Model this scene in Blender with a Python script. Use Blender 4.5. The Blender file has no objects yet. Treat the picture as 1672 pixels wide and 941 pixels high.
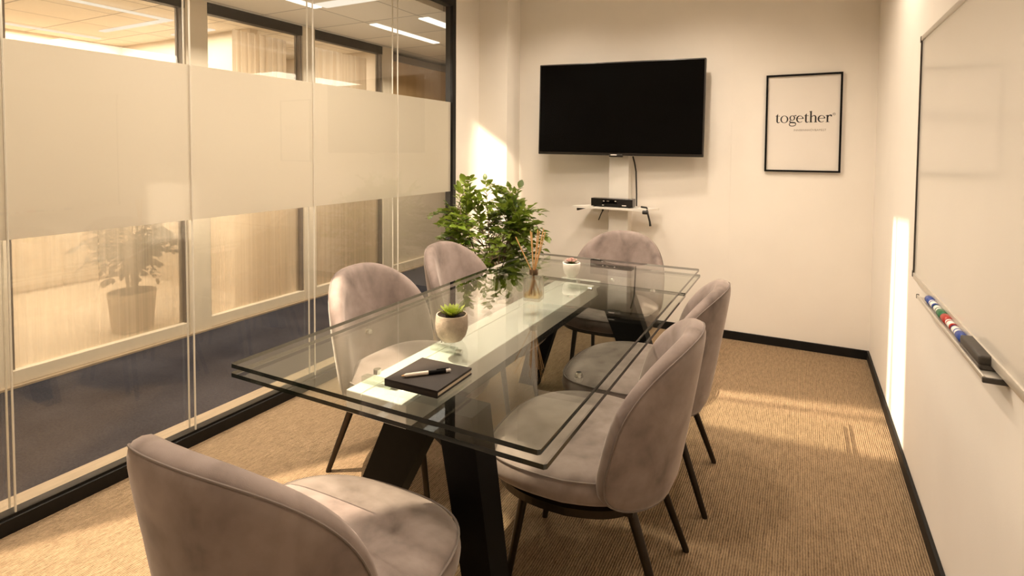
import bpy, bmesh, math, random
from mathutils import Vector, Matrix
rnd = random.Random(7)
PI = math.pi
SC = bpy.context.scene
COL = SC.collection

# ------------------------------------------------------------------ helpers
class MB:
    """collects geometry of one mesh"""
    def __init__(self):
        self.v = []; self.f = []; self.m = []
    def add(self, vs, fs, mi=0):
        b = len(self.v)
        self.v += [tuple(p) for p in vs]
        for f in fs:
            self.f.append(tuple(b + i for i in f)); self.m.append(mi)
        return self
    def box(self, x0, x1, y0, y1, z0, z1, mi=0, side=None):
        vs = [(x0,y0,z0),(x1,y0,z0),(x1,y1,z0),(x0,y1,z0),(x0,y0,z1),(x1,y0,z1),(x1,y1,z1),(x0,y1,z1)]
        fs = [(0,3,2,1),(4,5,6,7),(0,1,5,4),(1,2,6,5),(2,3,7,6),(3,0,4,7)]
        if side is None: return self.add(vs, fs, mi)
        self.add(vs, fs[:2], mi); b = len(self.v) - 8
        for f in fs[2:]:
            self.f.append(tuple(b+i for i in f)); self.m.append(side)
        return self
    def rbox(self, x0, x1, y0, y1, z0, z1, r=.004, seg=2, mi=0):
        bm = bmesh.new(); bmesh.ops.create_cube(bm, size=1)
        for v in bm.verts:
            v.co = Vector((x0 + (v.co.x+.5)*(x1-x0), y0 + (v.co.y+.5)*(y1-y0), z0 + (v.co.z+.5)*(z1-z0)))
        bmesh.ops.bevel(bm, geom=list(bm.edges), offset=r, segments=seg, profile=.5, affect='EDGES')
        return self.bm(bm, mi)
    def bm(self, bm, mi=0, mat=None):
        bm.verts.index_update()
        vs = [(mat @ v.co if mat else v.co)[:] for v in bm.verts]
        self.add(vs, [[v.index for v in f.verts] for f in bm.faces], mi); bm.free(); return self
    def hexa(self, bot, top, mi=0):
        fs = [(3,2,1,0),(4,5,6,7),(0,1,5,4),(1,2,6,5),(2,3,7,6),(3,0,4,7)]
        return self.add(list(bot)+list(top), fs, mi)
    def tube(self, pts, r, n=8, mi=0, caps=True, closed=False):
        pts = [Vector(p) for p in pts]; k = len(pts)
        rs = r if isinstance(r, (list, tuple)) else [r]*k
        vs = []; ref = None
        for i, p in enumerate(pts):
            if closed: t = pts[(i+1) % k] - pts[i-1]
            else: t = pts[min(i+1, k-1)] - pts[max(i-1, 0)]
            t.normalize()
            if ref is None:
                ref = Vector((0,0,1)) if abs(t.z) < .9 else Vector((1,0,0))
            a = (ref - t*ref.dot(t)); a.normalize(); ref = a; b = t.cross(a)
            for j in range(n):
                th = 2*PI*j/n
                vs.append(p + (a*math.cos(th) + b*math.sin(th))*rs[i])
        fs = []
        for i in range(k if closed else k-1):
            i2 = (i+1) % k
            for j in range(n):
                j2 = (j+1) % n
                fs.append((i*n+j, i*n+j2, i2*n+j2, i2*n+j))
        if caps and not closed:
            fs.append(tuple(range(n-1, -1, -1))); fs.append(tuple((k-1)*n+j for j in range(n)))
        return self.add(vs, fs, mi)
    def lathe(self, prof, n=32, mi=0, c=(0,0,0), sq=None):
        vs = []
        for r, z in prof:
            for j in range(n):
                th = 2*PI*j/n
                vs.append((c[0]+r*math.cos(th), c[1]+r*math.sin(th), c[2]+z))
        fs = []
        for i in range(len(prof)-1):
            for j in range(n):
                j2 = (j+1) % n
                fs.append((i*n+j, i*n+j2, (i+1)*n+j2, (i+1)*n+j))
        if prof[0][0] > 1e-6: fs.append(tuple(range(n-1, -1, -1)))
        if prof[-1][0] > 1e-6: fs.append(tuple((len(prof)-1)*n+j for j in range(n)))
        return self.add(vs, fs, mi)
    def prism(self, poly, a0, a1, axis='z', mi=0):
        def P(p, a):
            return {'z': (p[0], p[1], a), 'y': (p[0], a, p[1]), 'x': (a, p[0], p[1])}[axis]
        n = len(poly)
        vs = [P(p, a0) for p in poly] + [P(p, a1) for p in poly]
        fs = [tuple(range(n-1, -1, -1)), tuple(range(n, 2*n))] + [(i, (i+1) % n, n+(i+1) % n, n+i) for i in range(n)]
        return self.add(vs, fs, mi)
    def mesh(self, name, mats, smooth=False, angle=40):
        me = bpy.data.meshes.new(name); me.from_pydata(self.v, [], self.f)
        for m in (mats if isinstance(mats, (list, tuple)) else [mats]): me.materials.append(m)
        me.polygons.foreach_set('material_index', self.m)
        bm = bmesh.new(); bm.from_mesh(me); bmesh.ops.recalc_face_normals(bm, faces=list(bm.faces)); bm.to_mesh(me); bm.free()
        if smooth:
            me.polygons.foreach_set('use_smooth', [True]*len(me.polygons))
            me.set_sharp_from_angle(angle=math.radians(angle))
        me.update(); return me

def obj(name, mb, mats, parent=None, smooth=False, angle=40, loc=None, label=None):
    me = mb.mesh(name, mats, smooth, angle) if isinstance(mb, MB) else mb
    o = bpy.data.objects.new(name, me); COL.objects.link(o)
    if parent: o.parent = parent
    if loc: o.location = loc
    if label: o['label'] = label
    return o
def tag(o, label, cat, group=None):
    o['label'] = label; o['category'] = cat
    if group: o['group'] = group
    return o
def thing(name, label, cat, loc=(0,0,0), rotz=0, group=None):
    o = bpy.data.objects.new(name, None); COL.objects.link(o)
    o.location = loc; o.rotation_euler = (0, 0, rotz); o.empty_display_size = .1
    return tag(o, label, cat, group)
def struct(name, mb, mats, smooth=False, label=None, cat=None):
    o = obj(name, mb, mats, None, smooth)
    o['kind'] = 'structure'
    if label: o['label'] = label
    o['category'] = cat or name.split('_')[0]
    return o

# ------------------------------------------------------------------ materials
def mat(name):
    m = bpy.data.materials.new(name); m.use_nodes = True
    nt = m.node_tree; nt.nodes.clear()
    out = nt.nodes.new('ShaderNodeOutputMaterial')
    return m, nt, out
def N(nt, typ, **kw):
    n = nt.nodes.new(typ)
    for k, v in kw.items():
        if k in n.inputs: n.inputs[k].default_value = v
        else: setattr(n, k, v)
    return n
def c4(c): return (c[0], c[1], c[2], 1)
def ramp(nt, fac, stops):
    r = nt.nodes.new('ShaderNodeValToRGB')
    while len(r.color_ramp.elements) < len(stops): r.color_ramp.elements.new(.5)
    for e, (p, c) in zip(r.color_ramp.elements, stops): e.position = p; e.color = c4(c)
    nt.links.new(fac, r.inputs[0]); return r.outputs[0]
def pbr(name, col, rough=.5, metal=0, var=0, scale=8, bump=0, bscale=60, spec=.5, stretch=None, sheen=0, coat=0):
    m, nt, out = mat(name)
    p = N(nt, 'ShaderNodeBsdfPrincipled'); nt.links.new(p.outputs[0], out.inputs[0])
    p.inputs['Base Color'].default_value = c4(col); p.inputs['Roughness'].default_value = rough
    p.inputs['Metallic'].default_value = metal; p.inputs['Specular IOR Level'].default_value = spec
    p.inputs['Sheen Weight'].default_value = sheen; p.inputs['Coat Weight'].default_value = coat
    tc = N(nt, 'ShaderNodeTexCoord'); vec = tc.outputs['Object']
    if stretch:
        mp = N(nt, 'ShaderNodeMapping'); mp.inputs['Scale'].default_value = stretch
        nt.links.new(vec, mp.inputs[0]); vec = mp.outputs[0]
    if var:
        no = N(nt, 'ShaderNodeTexNoise', Scale=scale, Detail=4.0); nt.links.new(vec, no.inputs['Vector'])
        nt.links.new(ramp(nt, no.outputs[0], [(.3, [c*(1-var) for c in col]), (.7, [min(1, c*(1+var)) for c in col])]), p.inputs['Base Color'])
    if bump:
        nb = N(nt, 'ShaderNodeTexNoise', Scale=bscale, Detail=3.0); nt.links.new(vec, nb.inputs['Vector'])
        b = N(nt, 'ShaderNodeBump', Strength=bump, Distance=.01); nt.links.new(nb.outputs[0], b.inputs['Height'])
        nt.links.new(b.outputs[0], p.inputs['Normal'])
    return m
def emis(name, col, s):
    m, nt, out = mat(name); e = N(nt, 'ShaderNodeEmission', Strength=s); e.inputs[0].default_value = c4(col)
    nt.links.new(e.outputs[0], out.inputs[0]); return m
def thin_glass(name, tint, f0=.05, boost=1.0, backf=0.0, rough=0.0):
    """straight-through tinted glass whose front face mirrors by a Schlick term"""
    m, nt, out = mat(name); L = nt.links.new
    g = N(nt, 'ShaderNodeNewGeometry')
    d = N(nt, 'ShaderNodeVectorMath', operation='DOT_PRODUCT'); L(g.outputs['Incoming'], d.inputs[0]); L(g.outputs['Normal'], d.inputs[1])
    a = N(nt, 'ShaderNodeMath', operation='ABSOLUTE'); L(d.outputs['Value'], a.inputs[0])
    s = N(nt, 'ShaderNodeMath', operation='SUBTRACT'); s.inputs[0].default_value = 1; L(a.outputs[0], s.inputs[1])
    p = N(nt, 'ShaderNodeMath', operation='POWER'); L(s.outputs[0], p.inputs[0]); p.inputs[1].default_value = 5
    q = N(nt, 'ShaderNodeMath', operation='MULTIPLY_ADD'); L(p.outputs[0], q.inputs[0]); q.inputs[1].default_value = (1-f0)*boost; q.inputs[2].default_value = f0
    bf = N(nt, 'ShaderNodeMath', operation='SUBTRACT'); bf.inputs[0].default_value = 1; L(g.outputs['Backfacing'], bf.inputs[1])
    mx = N(nt, 'ShaderNodeMath', operation='MAXIMUM'); L(bf.outputs[0], mx.inputs[0]); mx.inputs[1].default_value = backf
    w = N(nt, 'ShaderNodeMath', operation='MULTIPLY', use_clamp=True); L(q.outputs[0], w.inputs[0]); L(mx.outputs[0], w.inputs[1])
    t = N(nt, 'ShaderNodeBsdfTransparent'); t.inputs[0].default_value = c4(tint)
    gl = N(nt, 'ShaderNodeBsdfAnisotropic', Roughness=rough); gl.inputs[0].default_value = (1,1,1,1)
    mix = N(nt, 'ShaderNodeMixShader'); L(w.outputs[0], mix.inputs[0]); L(t.outputs[0], mix.inputs[1]); L(gl.outputs[0], mix.inputs[2])
    L(mix.outputs[0], out.inputs[0]); return m
def bottle(name):
    m, nt, out = mat(name); L = nt.links.new
    g = N(nt, 'ShaderNodeBsdfGlass', Roughness=0.0, IOR=1.45); g.inputs[0].default_value = (.97, .965, .95, 1)
    t = N(nt, 'ShaderNodeBsdfTransparent'); t.inputs[0].default_value = (.95, .945, .93, 1)
    mx = N(nt, 'ShaderNodeMixShader'); mx.inputs[0].default_value = .62; L(g.outputs[0], mx.inputs[1]); L(t.outputs[0], mx.inputs[2]); L(mx.outputs[0], out.inputs[0]); return m
def film(name, col, transp, transl, gloss=.0, grough=.3, streak=0):
    """frosted film / sheer sheet: part straight through, part scattered through, part scattered back"""
    m, nt, out = mat(name); L = nt.links.new
    di = N(nt, 'ShaderNodeBsdfDiffuse'); tr = N(nt, 'ShaderNodeBsdfTranslucent'); tp = N(nt, 'ShaderNodeBsdfTransparent')
    di.inputs[0].default_value = c4(col); tr.inputs[0].default_value = c4(col); tp.inputs[0].default_value = (1, .98, .95, 1)
    m1 = N(nt, 'ShaderNodeMixShader'); m1.inputs[0].default_value = transl; L(di.outputs[0], m1.inputs[1]); L(tr.outputs[0], m1.inputs[2])
    m2 = N(nt, 'ShaderNodeMixShader'); m2.inputs[0].default_value = transp; L(m1.outputs[0], m2.inputs[1]); L(tp.outputs[0], m2.inputs[2])
    last = m2
    if streak:
        tc = N(nt, 'ShaderNodeTexCoord'); mp = N(nt, 'ShaderNodeMapping'); mp.inputs['Scale'].default_value = (1, 26, .35)
        L(tc.outputs['Object'], mp.inputs[0])
        no = N(nt, 'ShaderNodeTexNoise', Scale=1.6, Detail=4.0); L(mp.outputs[0], no.inputs['Vector'])
        ma = N(nt, 'ShaderNodeMapRange'); ma.inputs[1].default_value = .3; ma.inputs[2].default_value = .7
        ma.inputs[3].default_value = max(0, transp-streak); ma.inputs[4].default_value = transp+streak
        L(no.outputs[0], ma.inputs[0]); L(ma.outputs[0], m2.inputs[0])
    if gloss:
        gl = N(nt, 'ShaderNodeBsdfAnisotropic', Roughness=grough)
        lw = N(nt, 'ShaderNodeLayerWeight', Blend=.25)
        mu = N(nt, 'ShaderNodeMath', operation='MULTIPLY_ADD'); L(lw.outputs['Facing'], mu.inputs[0]); mu.inputs[1].default_value = gloss; mu.inputs[2].default_value = .03
        m3 = N(nt, 'ShaderNodeMixShader'); L(mu.outputs[0], m3.inputs[0]); L(m2.outputs[0], m3.inputs[1]); L(gl.outputs[0], m3.inputs[2]); last = m3
    L(last.outputs[0], out.inputs[0]); return m

def carpet(name, dark, light, pitch, axis_rib=True):
    m, nt, out = mat(name); L = nt.links.new
    p = N(nt, 'ShaderNodeBsdfPrincipled', Roughness=.95); p.inputs['Specular IOR Level'].default_value = .1; L(p.outputs[0], out.inputs[0])
    tc = N(nt, 'ShaderNodeTexCoord'); vec = tc.outputs['Object']
    n2 = N(nt, 'ShaderNodeTexNoise', Scale=2.2, Detail=4.0); L(vec, n2.inputs['Vector'])
    if axis_rib:
        # woven ribs running along y, broken into stitches
        mp = N(nt, 'ShaderNodeMapping'); mp.inputs['Scale'].default_value = (1, .22, 1); L(vec, mp.inputs[0])
        nd = N(nt, 'ShaderNodeTexNoise', Scale=75.0, Detail=4.0); L(mp.outputs[0], nd.inputs['Vector'])
        mp3_ = N(nt, 'ShaderNodeMapping'); mp3_.inputs['Scale'].default_value = (1, .4, 1); L(vec, mp3_.inputs[0])
        w = N(nt, 'ShaderNodeTexWave', wave_type='BANDS', bands_direction='X', wave_profile='SIN')
        w.inputs['Scale'].default_value = 2*PI/pitch/20; w.inputs['Distortion'].default_value = 1.2; w.inputs['Detail'].default_value = 2.0; w.inputs['Detail Scale'].default_value = 3.0
        nw = N(nt, 'ShaderNodeTexNoise', Scale=16.0, Detail=4.0); L(mp3_.outputs[0], nw.inputs['Vector'])
        ws = N(nt, 'ShaderNodeVectorMath', operation='MULTIPLY_ADD'); L(nw.outputs[1], ws.inputs[0]); ws.inputs[1].default_value = (.0075, 0, 0); L(vec, ws.inputs[2])
        L(ws.outputs[0], w.inputs['Vector'])
        mix = N(nt, 'ShaderNodeMath', operation='MULTIPLY_ADD'); L(w.outputs[1], mix.inputs[0]); mix.inputs[1].default_value = .46
        ad = N(nt, 'ShaderNodeMath', operation='MULTIPLY'); L(nd.outputs[0], ad.inputs[0]); ad.inputs[1].default_value = .75; L(ad.outputs[0], mix.inputs[2])
        n3 = N(nt, 'ShaderNodeTexNoise', Scale=170.0, Detail=2.0)
        mp3 = N(nt, 'ShaderNodeMapping'); mp3.inputs['Scale'].default_value = (1, .45, 1); L(vec, mp3.inputs[0]); L(mp3.outputs[0], n3.inputs['Vector'])
        a3 = N(nt, 'ShaderNodeMath', operation='MULTIPLY_ADD'); L(n3.outputs[0], a3.inputs[0]); a3.inputs[1].default_value = .7; L(mix.outputs[0], a3.inputs[2])
        h = a3.outputs[0]; lo, hi = .55, 1.25
    else:
        nd = N(nt, 'ShaderNodeTexNoise', Scale=85.0, Detail=5.0, Roughness=.7); L(vec, nd.inputs['Vector'])
        a3 = N(nt, 'ShaderNodeMath', operation='MULTIPLY_ADD'); L(n2.outputs[0], a3.inputs[0]); a3.inputs[1].default_value = .9; L(nd.outputs[0], a3.inputs[2])
        h = a3.outputs[0]; lo, hi = .6, 1.3
    mr = N(nt, 'ShaderNodeMapRange'); mr.inputs[1].default_value = lo; mr.inputs[2].default_value = hi; L(h, mr.inputs[0])
    L(ramp(nt, mr.outputs[0], [(0, dark), (1, light)]), p.inputs['Base Color'])
    b = N(nt, 'ShaderNodeBump', Strength=.9, Distance=.006); L(h, b.inputs['Height']); L(b.outputs[0], p.inputs['Normal'])
    return m

def velvet():
    m, nt, out = mat('velvet'); L = nt.links.new
    p = N(nt, 'ShaderNodeBsdfPrincipled', Roughness=.72); L(p.outputs[0], out.inputs[0])
    p.inputs['Specular IOR Level'].default_value = .25
    p.inputs['Sheen Weight'].default_value = .55; p.inputs['Sheen Roughness'].default_value = .35; p.inputs['Sheen Tint'].default_value = (1, .9, .84, 1)
    tc = N(nt, 'ShaderNodeTexCoord')
    oi = N(nt, 'ShaderNodeObjectInfo'); mul = N(nt, 'ShaderNodeVectorMath', operation='MULTIPLY_ADD')
    L(tc.outputs['Object'], mul.inputs[0]); mul.inputs[1].default_value = (1,1,1)
    sc = N(nt, 'ShaderNodeMath', operation='MULTIPLY'); L(oi.outputs['Random'], sc.inputs[0]); sc.inputs[1].default_value = 17.0
    L(sc.outputs[0], mul.inputs[2])
    mp = N(nt, 'ShaderNodeMapping'); mp.inputs['Scale'].default_value = (1.3, 1.3, .8); L(mul.outputs[0], mp.inputs[0])
    n1 = N(nt, 'ShaderNodeTexNoise', Scale=5.0, Detail=5.0, Distortion=.6); L(mp.outputs[0], n1.inputs['Vector'])
    n2 = N(nt, 'ShaderNodeTexNoise', Scale=22.0, Detail=4.0); L(mul.outputs[0], n2.inputs['Vector'])
    ad = N(nt, 'ShaderNodeMath', operation='MULTIPLY_ADD'); L(n2.outputs[0], ad.inputs[0]); ad.inputs[1].default_value = .35; L(n1.outputs[0], ad.inputs[2])
    L(ramp(nt, ad.outputs[0], [(.39, (.118, .092, .082)), (.61, (.222, .176, .158)), (.86, (.315, .256, .234))]), p.inputs['Base Color'])
    n3 = N(nt, 'ShaderNodeTexNoise', Scale=600.0, Detail=1.0); L(tc.outputs['Object'], n3.inputs['Vector'])
    b = N(nt, 'ShaderNodeBump', Strength=.12, Distance=.002); L(n3.outputs[0], b.inputs['Height']); L(b.outputs[0], p.inputs['Normal'])
    return m

def ceiling_tiles(name, col, size, off=(0,0)):
    m, nt, out = mat(name); L = nt.links.new
    p = N(nt, 'ShaderNodeBsdfPrincipled', Roughness=.9); L(p.outputs[0], out.inputs[0])
    tc = N(nt, 'ShaderNodeTexCoord'); mp = N(nt, 'ShaderNodeMapping')
    mp.inputs['Location'].default_value = (off[0], off[1], 0); L(tc.outputs['Object'], mp.inputs[0])
    br = N(nt, 'ShaderNodeTexBrick', offset=0.0, squash=1.0); L(mp.outputs[0], br.inputs['Vector'])
    br.inputs['Scale'].default_value = 1; br.inputs['Mortar Size'].default_value = .007; br.inputs['Mortar Smooth'].default_value = .2
    br.inputs['Brick Width'].default_value = size; br.inputs['Row Height'].default_value = size
    br.inputs['Color1'].default_value = c4(col); br.inputs['Color2'].default_value = c4([c*.86 for c in col]); br.inputs['Mortar'].default_value = c4([c*.42 for c in col])
    L(br.outputs[0], p.inputs['Base Color']); return m

def leafmat(name, a, b):
    m, nt, out = mat(name); L = nt.links.new
    p = N(nt, 'ShaderNodeBsdfPrincipled', Roughness=.38); tr = N(nt, 'ShaderNodeBsdfTranslucent')
    tc = N(nt, 'ShaderNodeTexCoord'); no = N(nt, 'ShaderNodeTexNoise', Scale=9.0, Detail=3.0); L(tc.outputs['Object'], no.inputs['Vector'])
    col = ramp(nt, no.outputs[0], [(.35, a), (.68, b)]); L(col, p.inputs['Base Color'])
    tr.inputs[0].default_value = c4([min(1, x*1.6) for x in b])
    mx = N(nt, 'ShaderNodeMixShader'); mx.inputs[0].default_value = .28; L(p.outputs[0], mx.inputs[1]); L(tr.outputs[0], mx.inputs[2]); L(mx.outputs[0], out.inputs[0])
    return m

M = dict(
    wall=pbr('painted_wall', (.865, .82, .755), .75, var=.02, scale=3, bump=.04, bscale=250),
    wall2=pbr('office_wall', (.68, .60, .49), .8, var=.04, scale=2),
    ceil=pbr('ceiling_paint', (.80, .76, .70), .85),
    black=pbr('black_powder_coat', (.0035, .003, .0028), .6, var=.2, scale=30, spec=.12),
    blackm=pbr('black_aluminium', (.007, .006, .005), .45, var=.2, scale=30, spec=.25),
    skirt=pbr('black_skirting', (.006, .0055, .005), .55, var=.2, scale=20, spec=.25),
    oak=pbr('pale_oak', (.36, .275, .185), .5, var=.14, scale=6, stretch=(8, 1, 8)),
    officef=pbr('pale_office_floor', (.60, .52, .41), .7, var=.06, scale=3),
    cream=pbr('cream_lacquer', (.66, .57, .44), .45, var=.03, scale=4),
    beigep=pbr('tan_panel', (.50, .34, .18), .6, var=.06, scale=3, stretch=(4, 4, .6)),
    greyh=pbr('grey_header', (.20, .165, .13), .6),
    glass=thin_glass('partition_glass', (.975, .97, .955), .042, .8),
    edge=pbr('polished_glass_edge', (.86, .82, .73), .35, spec=.8),
    frost=film('frosted_film', (.80, .755, .67), .0, .40, gloss=.55, grough=.16),
    sheer=film('sheer_film', (.88, .80, .68), .62, .50, gloss=.04, grough=.12, streak=.09),
    curtain=film('sheer_curtain', (.74, .65, .53), .08, .4),
    tglass=thin_glass('table_glass', (.937, .950, .938), .065, 1.0),
    tedge=pbr('dark_green_glass_edge', (.012, .018, .013), .08, spec=.8),
    white=pbr('white_lacquer', (.90, .885, .84), .16, var=.01, coat=.4),
    whitem=pbr('white_powder_coat', (.78, .75, .69), .4, var=.02),
    chrome=pbr('brushed_chrome', (.72, .71, .68), .16, 1.0, var=.03, scale=40),
    cblock=thin_glass('clear_block', (.80, .84, .80), .15, 1.0),
    velvet=velvet(),
    vpipe=pbr('velvet_piping', (.185, .148, .130), .8, var=.1, sheen=.1),
    legm=pbr('dark_bronze_metal', (.045, .036, .028), .32, .85, var=.12, scale=20),
    screen=pbr('tv_screen', (.0015, .0013, .0012), .25, spec=.08, var=.05),
    bezel=pbr('tv_bezel', (.018, .015, .013), .35, var=.1),
    silver=pbr('silver_print', (.8, .76, .72), .4, var=.02),
    boxm=pbr('gloss_black_case', (.010, .009, .009), .2, var=.1),
    cable=pbr('black_rubber', (.012, .011, .010), .5, var=.1),
    paper=pbr('poster_paper', (.80, .755, .70), .55, var=.012, scale=4, coat=.15),
    ink=pbr('black_ink', (.012, .010, .009), .5, var=.1),
    greyink=pbr('grey_ink', (.25, .21, .17), .6, var=.05),
    board=pbr('whiteboard_enamel', (.74, .70, .63), .22, var=.015, scale=2, coat=.25),
    alu=pbr('satin_aluminium', (.66, .62, .55), .38, .55, var=.04, scale=30),
    dgrey=pbr('dark_grey_plastic', (.055, .048, .040), .55, var=.15, scale=60),
    felt=pbr('eraser_foam', (.13, .115, .10), .85, var=.15, scale=90, bump=.3, bscale=300),
    blue=pbr('blue_plastic', (.010, .050, .30), .3, var=.05),
    green=pbr('green_plastic', (.006, .13, .045), .3, var=.05),
    red=pbr('red_plastic', (.42, .022, .012), .3, var=.05),
    mwhite=pbr('marker_white', (.82, .80, .76), .35, var=.02),
    leather=pbr('dark_brown_cover', (.017, .011, .0075), .6, var=.12, scale=40, bump=.12, bscale=500, spec=.3),
    pages=pbr('page_edges', (.70, .60, .46), .8, var=.1, scale=3, stretch=(1, 1, 400)),
    penw=pbr('pen_cream', (.80, .72, .62), .25, var=.02),
    concrete=pbr('speckled_concrete', (.44, .36, .28), .85, var=.22, scale=28, bump=.25, bscale=140),
    ceramic=pbr('white_ceramic', (.86, .82, .75), .6, var=.05, scale=30, bump=.1, bscale=120),
    soil=pbr('potting_soil', (.030, .020, .012), .95, var=.4, scale=90, bump=.6, bscale=160),
    succ=leafmat('succulent_leaf', (.34, .44, .07), (.50, .56, .14)),
    pink=leafmat('pink_succulent', (.74, .36, .36), (.88, .64, .56)),
    dgreen=leafmat('succulent_green', (.12, .17, .05), (.28, .30, .12)),
    leaf=leafmat('ficus_leaf', (.030, .066, .006), (.17, .23, .025)),
    leaf2=leafmat('silhouette_leaf', (.030, .028, .014), (.085, .072, .034)),  # leaf colour darkened so the plant reads as a silhouette
    bark=pbr('bark', (.10, .065, .035), .85, var=.3, scale=50),
    reed=pbr('reed_stick', (.72, .44, .19), .65, var=.12, scale=20, stretch=(6, 6, .6)),
    bglass=bottle('bottle_glass'),
    oil=thin_glass('scented_oil', (.96, .86, .68), .05, .8),
    amber=pbr('bottle_collar', (.16, .105, .06), .22, .6, var=.1),
    potm=pbr('plant_pot', (.50, .42, .32), .7, var=.06, scale=12),
    led=emis('led_strip', (1, .93, .82), 1.5),
    led2=emis('led_strip_dim', (1, .90, .76), .85),
    spotm=emis('downlight_lens', (1, .82, .6), 8.0),
    carpet=carpet('sisal_carpet', (.145, .096, .055), (.385, .275, .168), .0085),
    carpet2=carpet('blue_grey_carpet', (.010, .011, .017), (.064, .062, .074), .01, False),
    tiles=ceiling_tiles('ceiling_tiles', (.80, .74, .64), .57, (.57*6+.0, -.32)),
)

# ------------------------------------------------------------------ room shell
UR, VB, UL, VF, HC = .4389, 4.4, -2.5, -1.25, 2.73
UO, HO = -4.033, 2.515
struct('floor', MB().box(UL-.06, UR+.1, VF-.1, VB+.1, -.06, 0), M['carpet'], label='tan ribbed carpet floor of the meeting room')
struct('floor_corridor', MB().box(-4.125, -2.765, VF-.1, 8.2, -.06, 0).box(-2.765, UL-.06, VF-.1, 8.2, -.06, -.012), M['carpet2'], label='blue grey carpet floor of the corridor', cat='floor')
struct('floor_office', MB().box(-9.2, -4.125, VF-.1, 8.2, -.06, 0), M['officef'], label='pale beige floor of the office beyond the corridor', cat='floor')
struct('trim_1', MB().box(-2.765, -2.572, VF-.1, 8.2, -.012, .004), M['oak'], label='pale oak threshold strip along the glass partition', cat='trim')
struct('wall_right', MB().box(UR, UR+.1, VF-.1, VB+.1, 0, HC+.1), M['wall'], label='cream painted right wall')
wb = MB().box(-.462, UR, VB, VB+.1, 0, HC+.1).box(-2.5, -.4638, VB, VB+.1, 0, HC+.1).box(-.467, -.461, VB+.0015, VB+.1, 0, HC+.1)
struct('wall_back', wb, M['wall'], label='cream panelled back wall')
wl = MB().box(-2.60, -2.5, 3.80, 4.16, 0, HC+.1).box(-2.60, -2.222, 4.16, VB+.1, 0, HC+.1)
struct('wall_left', wl, M['wall'], label='cream wall pier in the corner beside the glass')
struct('wall_front', MB().box(UL-.1, UR+.1, VF-.1, VF, 0, HC+.1), M['wall'], label='cream wall behind the viewpoint')
struct('ceiling', MB().box(UL-.06, UR+.1, VF-.1, VB+.1, HC, HC+.1), M['ceil'], label='white painted room ceiling')
struct('baseboard_right', MB().rbox(UR-.014, UR, VF, VB-.014, .0, .062, .003), M['skirt'], label='black skirting along the right wall')
struct('baseboard_back', MB().rbox(-2.222, UR, VB-.014, VB, .0, .062, .003), M['skirt'], label='black skirting along the back wall')
struct('baseboard_left', MB().rbox(-2.5, -2.486, 3.80, 4.16, .0, .062, .003).rbox(-2.5, -2.222, 4.146, 4.16, .0, .062, .003).rbox(-2.222, -2.208, 4.146, VB-.014, .0, .062, .003), M['skirt'], label='black skirting around the corner pier')

# ---- room's double-glazed partition (window_1)
SEAMS = [VF, .20, .915, 1.595, 2.325, 3.085, 3.765]
fr = MB().rbox(-2.572, -2.5, VF, 3.80, 0, .056, .003).rbox(-2.572, -2.5, VF, 3.80, 2.555, HC, .003)
fr.box(-2.56, -2.512, VF, 3.77, .056, .066).rbox(-2.572, -2.5, 3.752, 3.80, .05, 2.56, .003)
w1 = struct('window_1', fr, M['blackm'], label='black framed glass partition with a frosted band across it', cat='window')
for i in range(len(SEAMS)-1):
    a, b = SEAMS[i]+.0022, SEAMS[i+1]-.0022
    for u in (-2.517, -2.563):
        g = MB(); g.box(u-.004, u+.004, a, b, .066, 2.556, 0)
        # vertical edges are polished
        g.box(u-.004, u+.004, a-.0012, a, .066, 2.556, 1).box(u-.004, u+.004, b, b+.0012, .066, 2.556, 1)
        p = obj('glass_pane', g, [M['glass'], M['edge']], w1)
        if u > -2.54:
            obj('frosted_film', MB().box(u-.0065, u-.0045, a-.0015, b+.0015, 1.066, 1.787), M['frost'], p, label='frosted film band')

# ---- corridor and the office beyond
struct('ceiling_corridor', MB().box(-9.2, -2.58, VF-.1, 8.2, HO, HO+.06), M['tiles'], label='tiled suspended ceiling of the corridor', cat='ceiling')
struct('wall_corridor_end', MB().box(-9.2, -2.58, 8.1, 8.2, 0, HO).box(-9.2, -2.58, VF-.1, VF, 0, HO).box(-2.60, -2.58, 3.80, 8.2, 0, HO), M['wall2'], label='plain corridor walls at the ends', cat='wall')
struct('wall_office', MB().box(-6.75, -6.65, VF, 8.1, 0, HO).box(-6.65, -4.55, 3.46, 3.54, 0, HO).box(-6.65, -4.14, 4.88, 4.96, 0, HO), M['wall2'], label='plain office walls beyond the corridor', cat='wall')
struct('trim_2', MB().box(-4.05, -4.005, VF, 8.1, 0, .012), M['oak'], label='thin oak strip at the foot of the far partition', cat='trim')
POSTS = [(-1.0,-.84),(.24,.40),(1.33,1.475),(2.53,2.70),(3.615,3.755),(4.70,4.845)]
wn = 2
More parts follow.
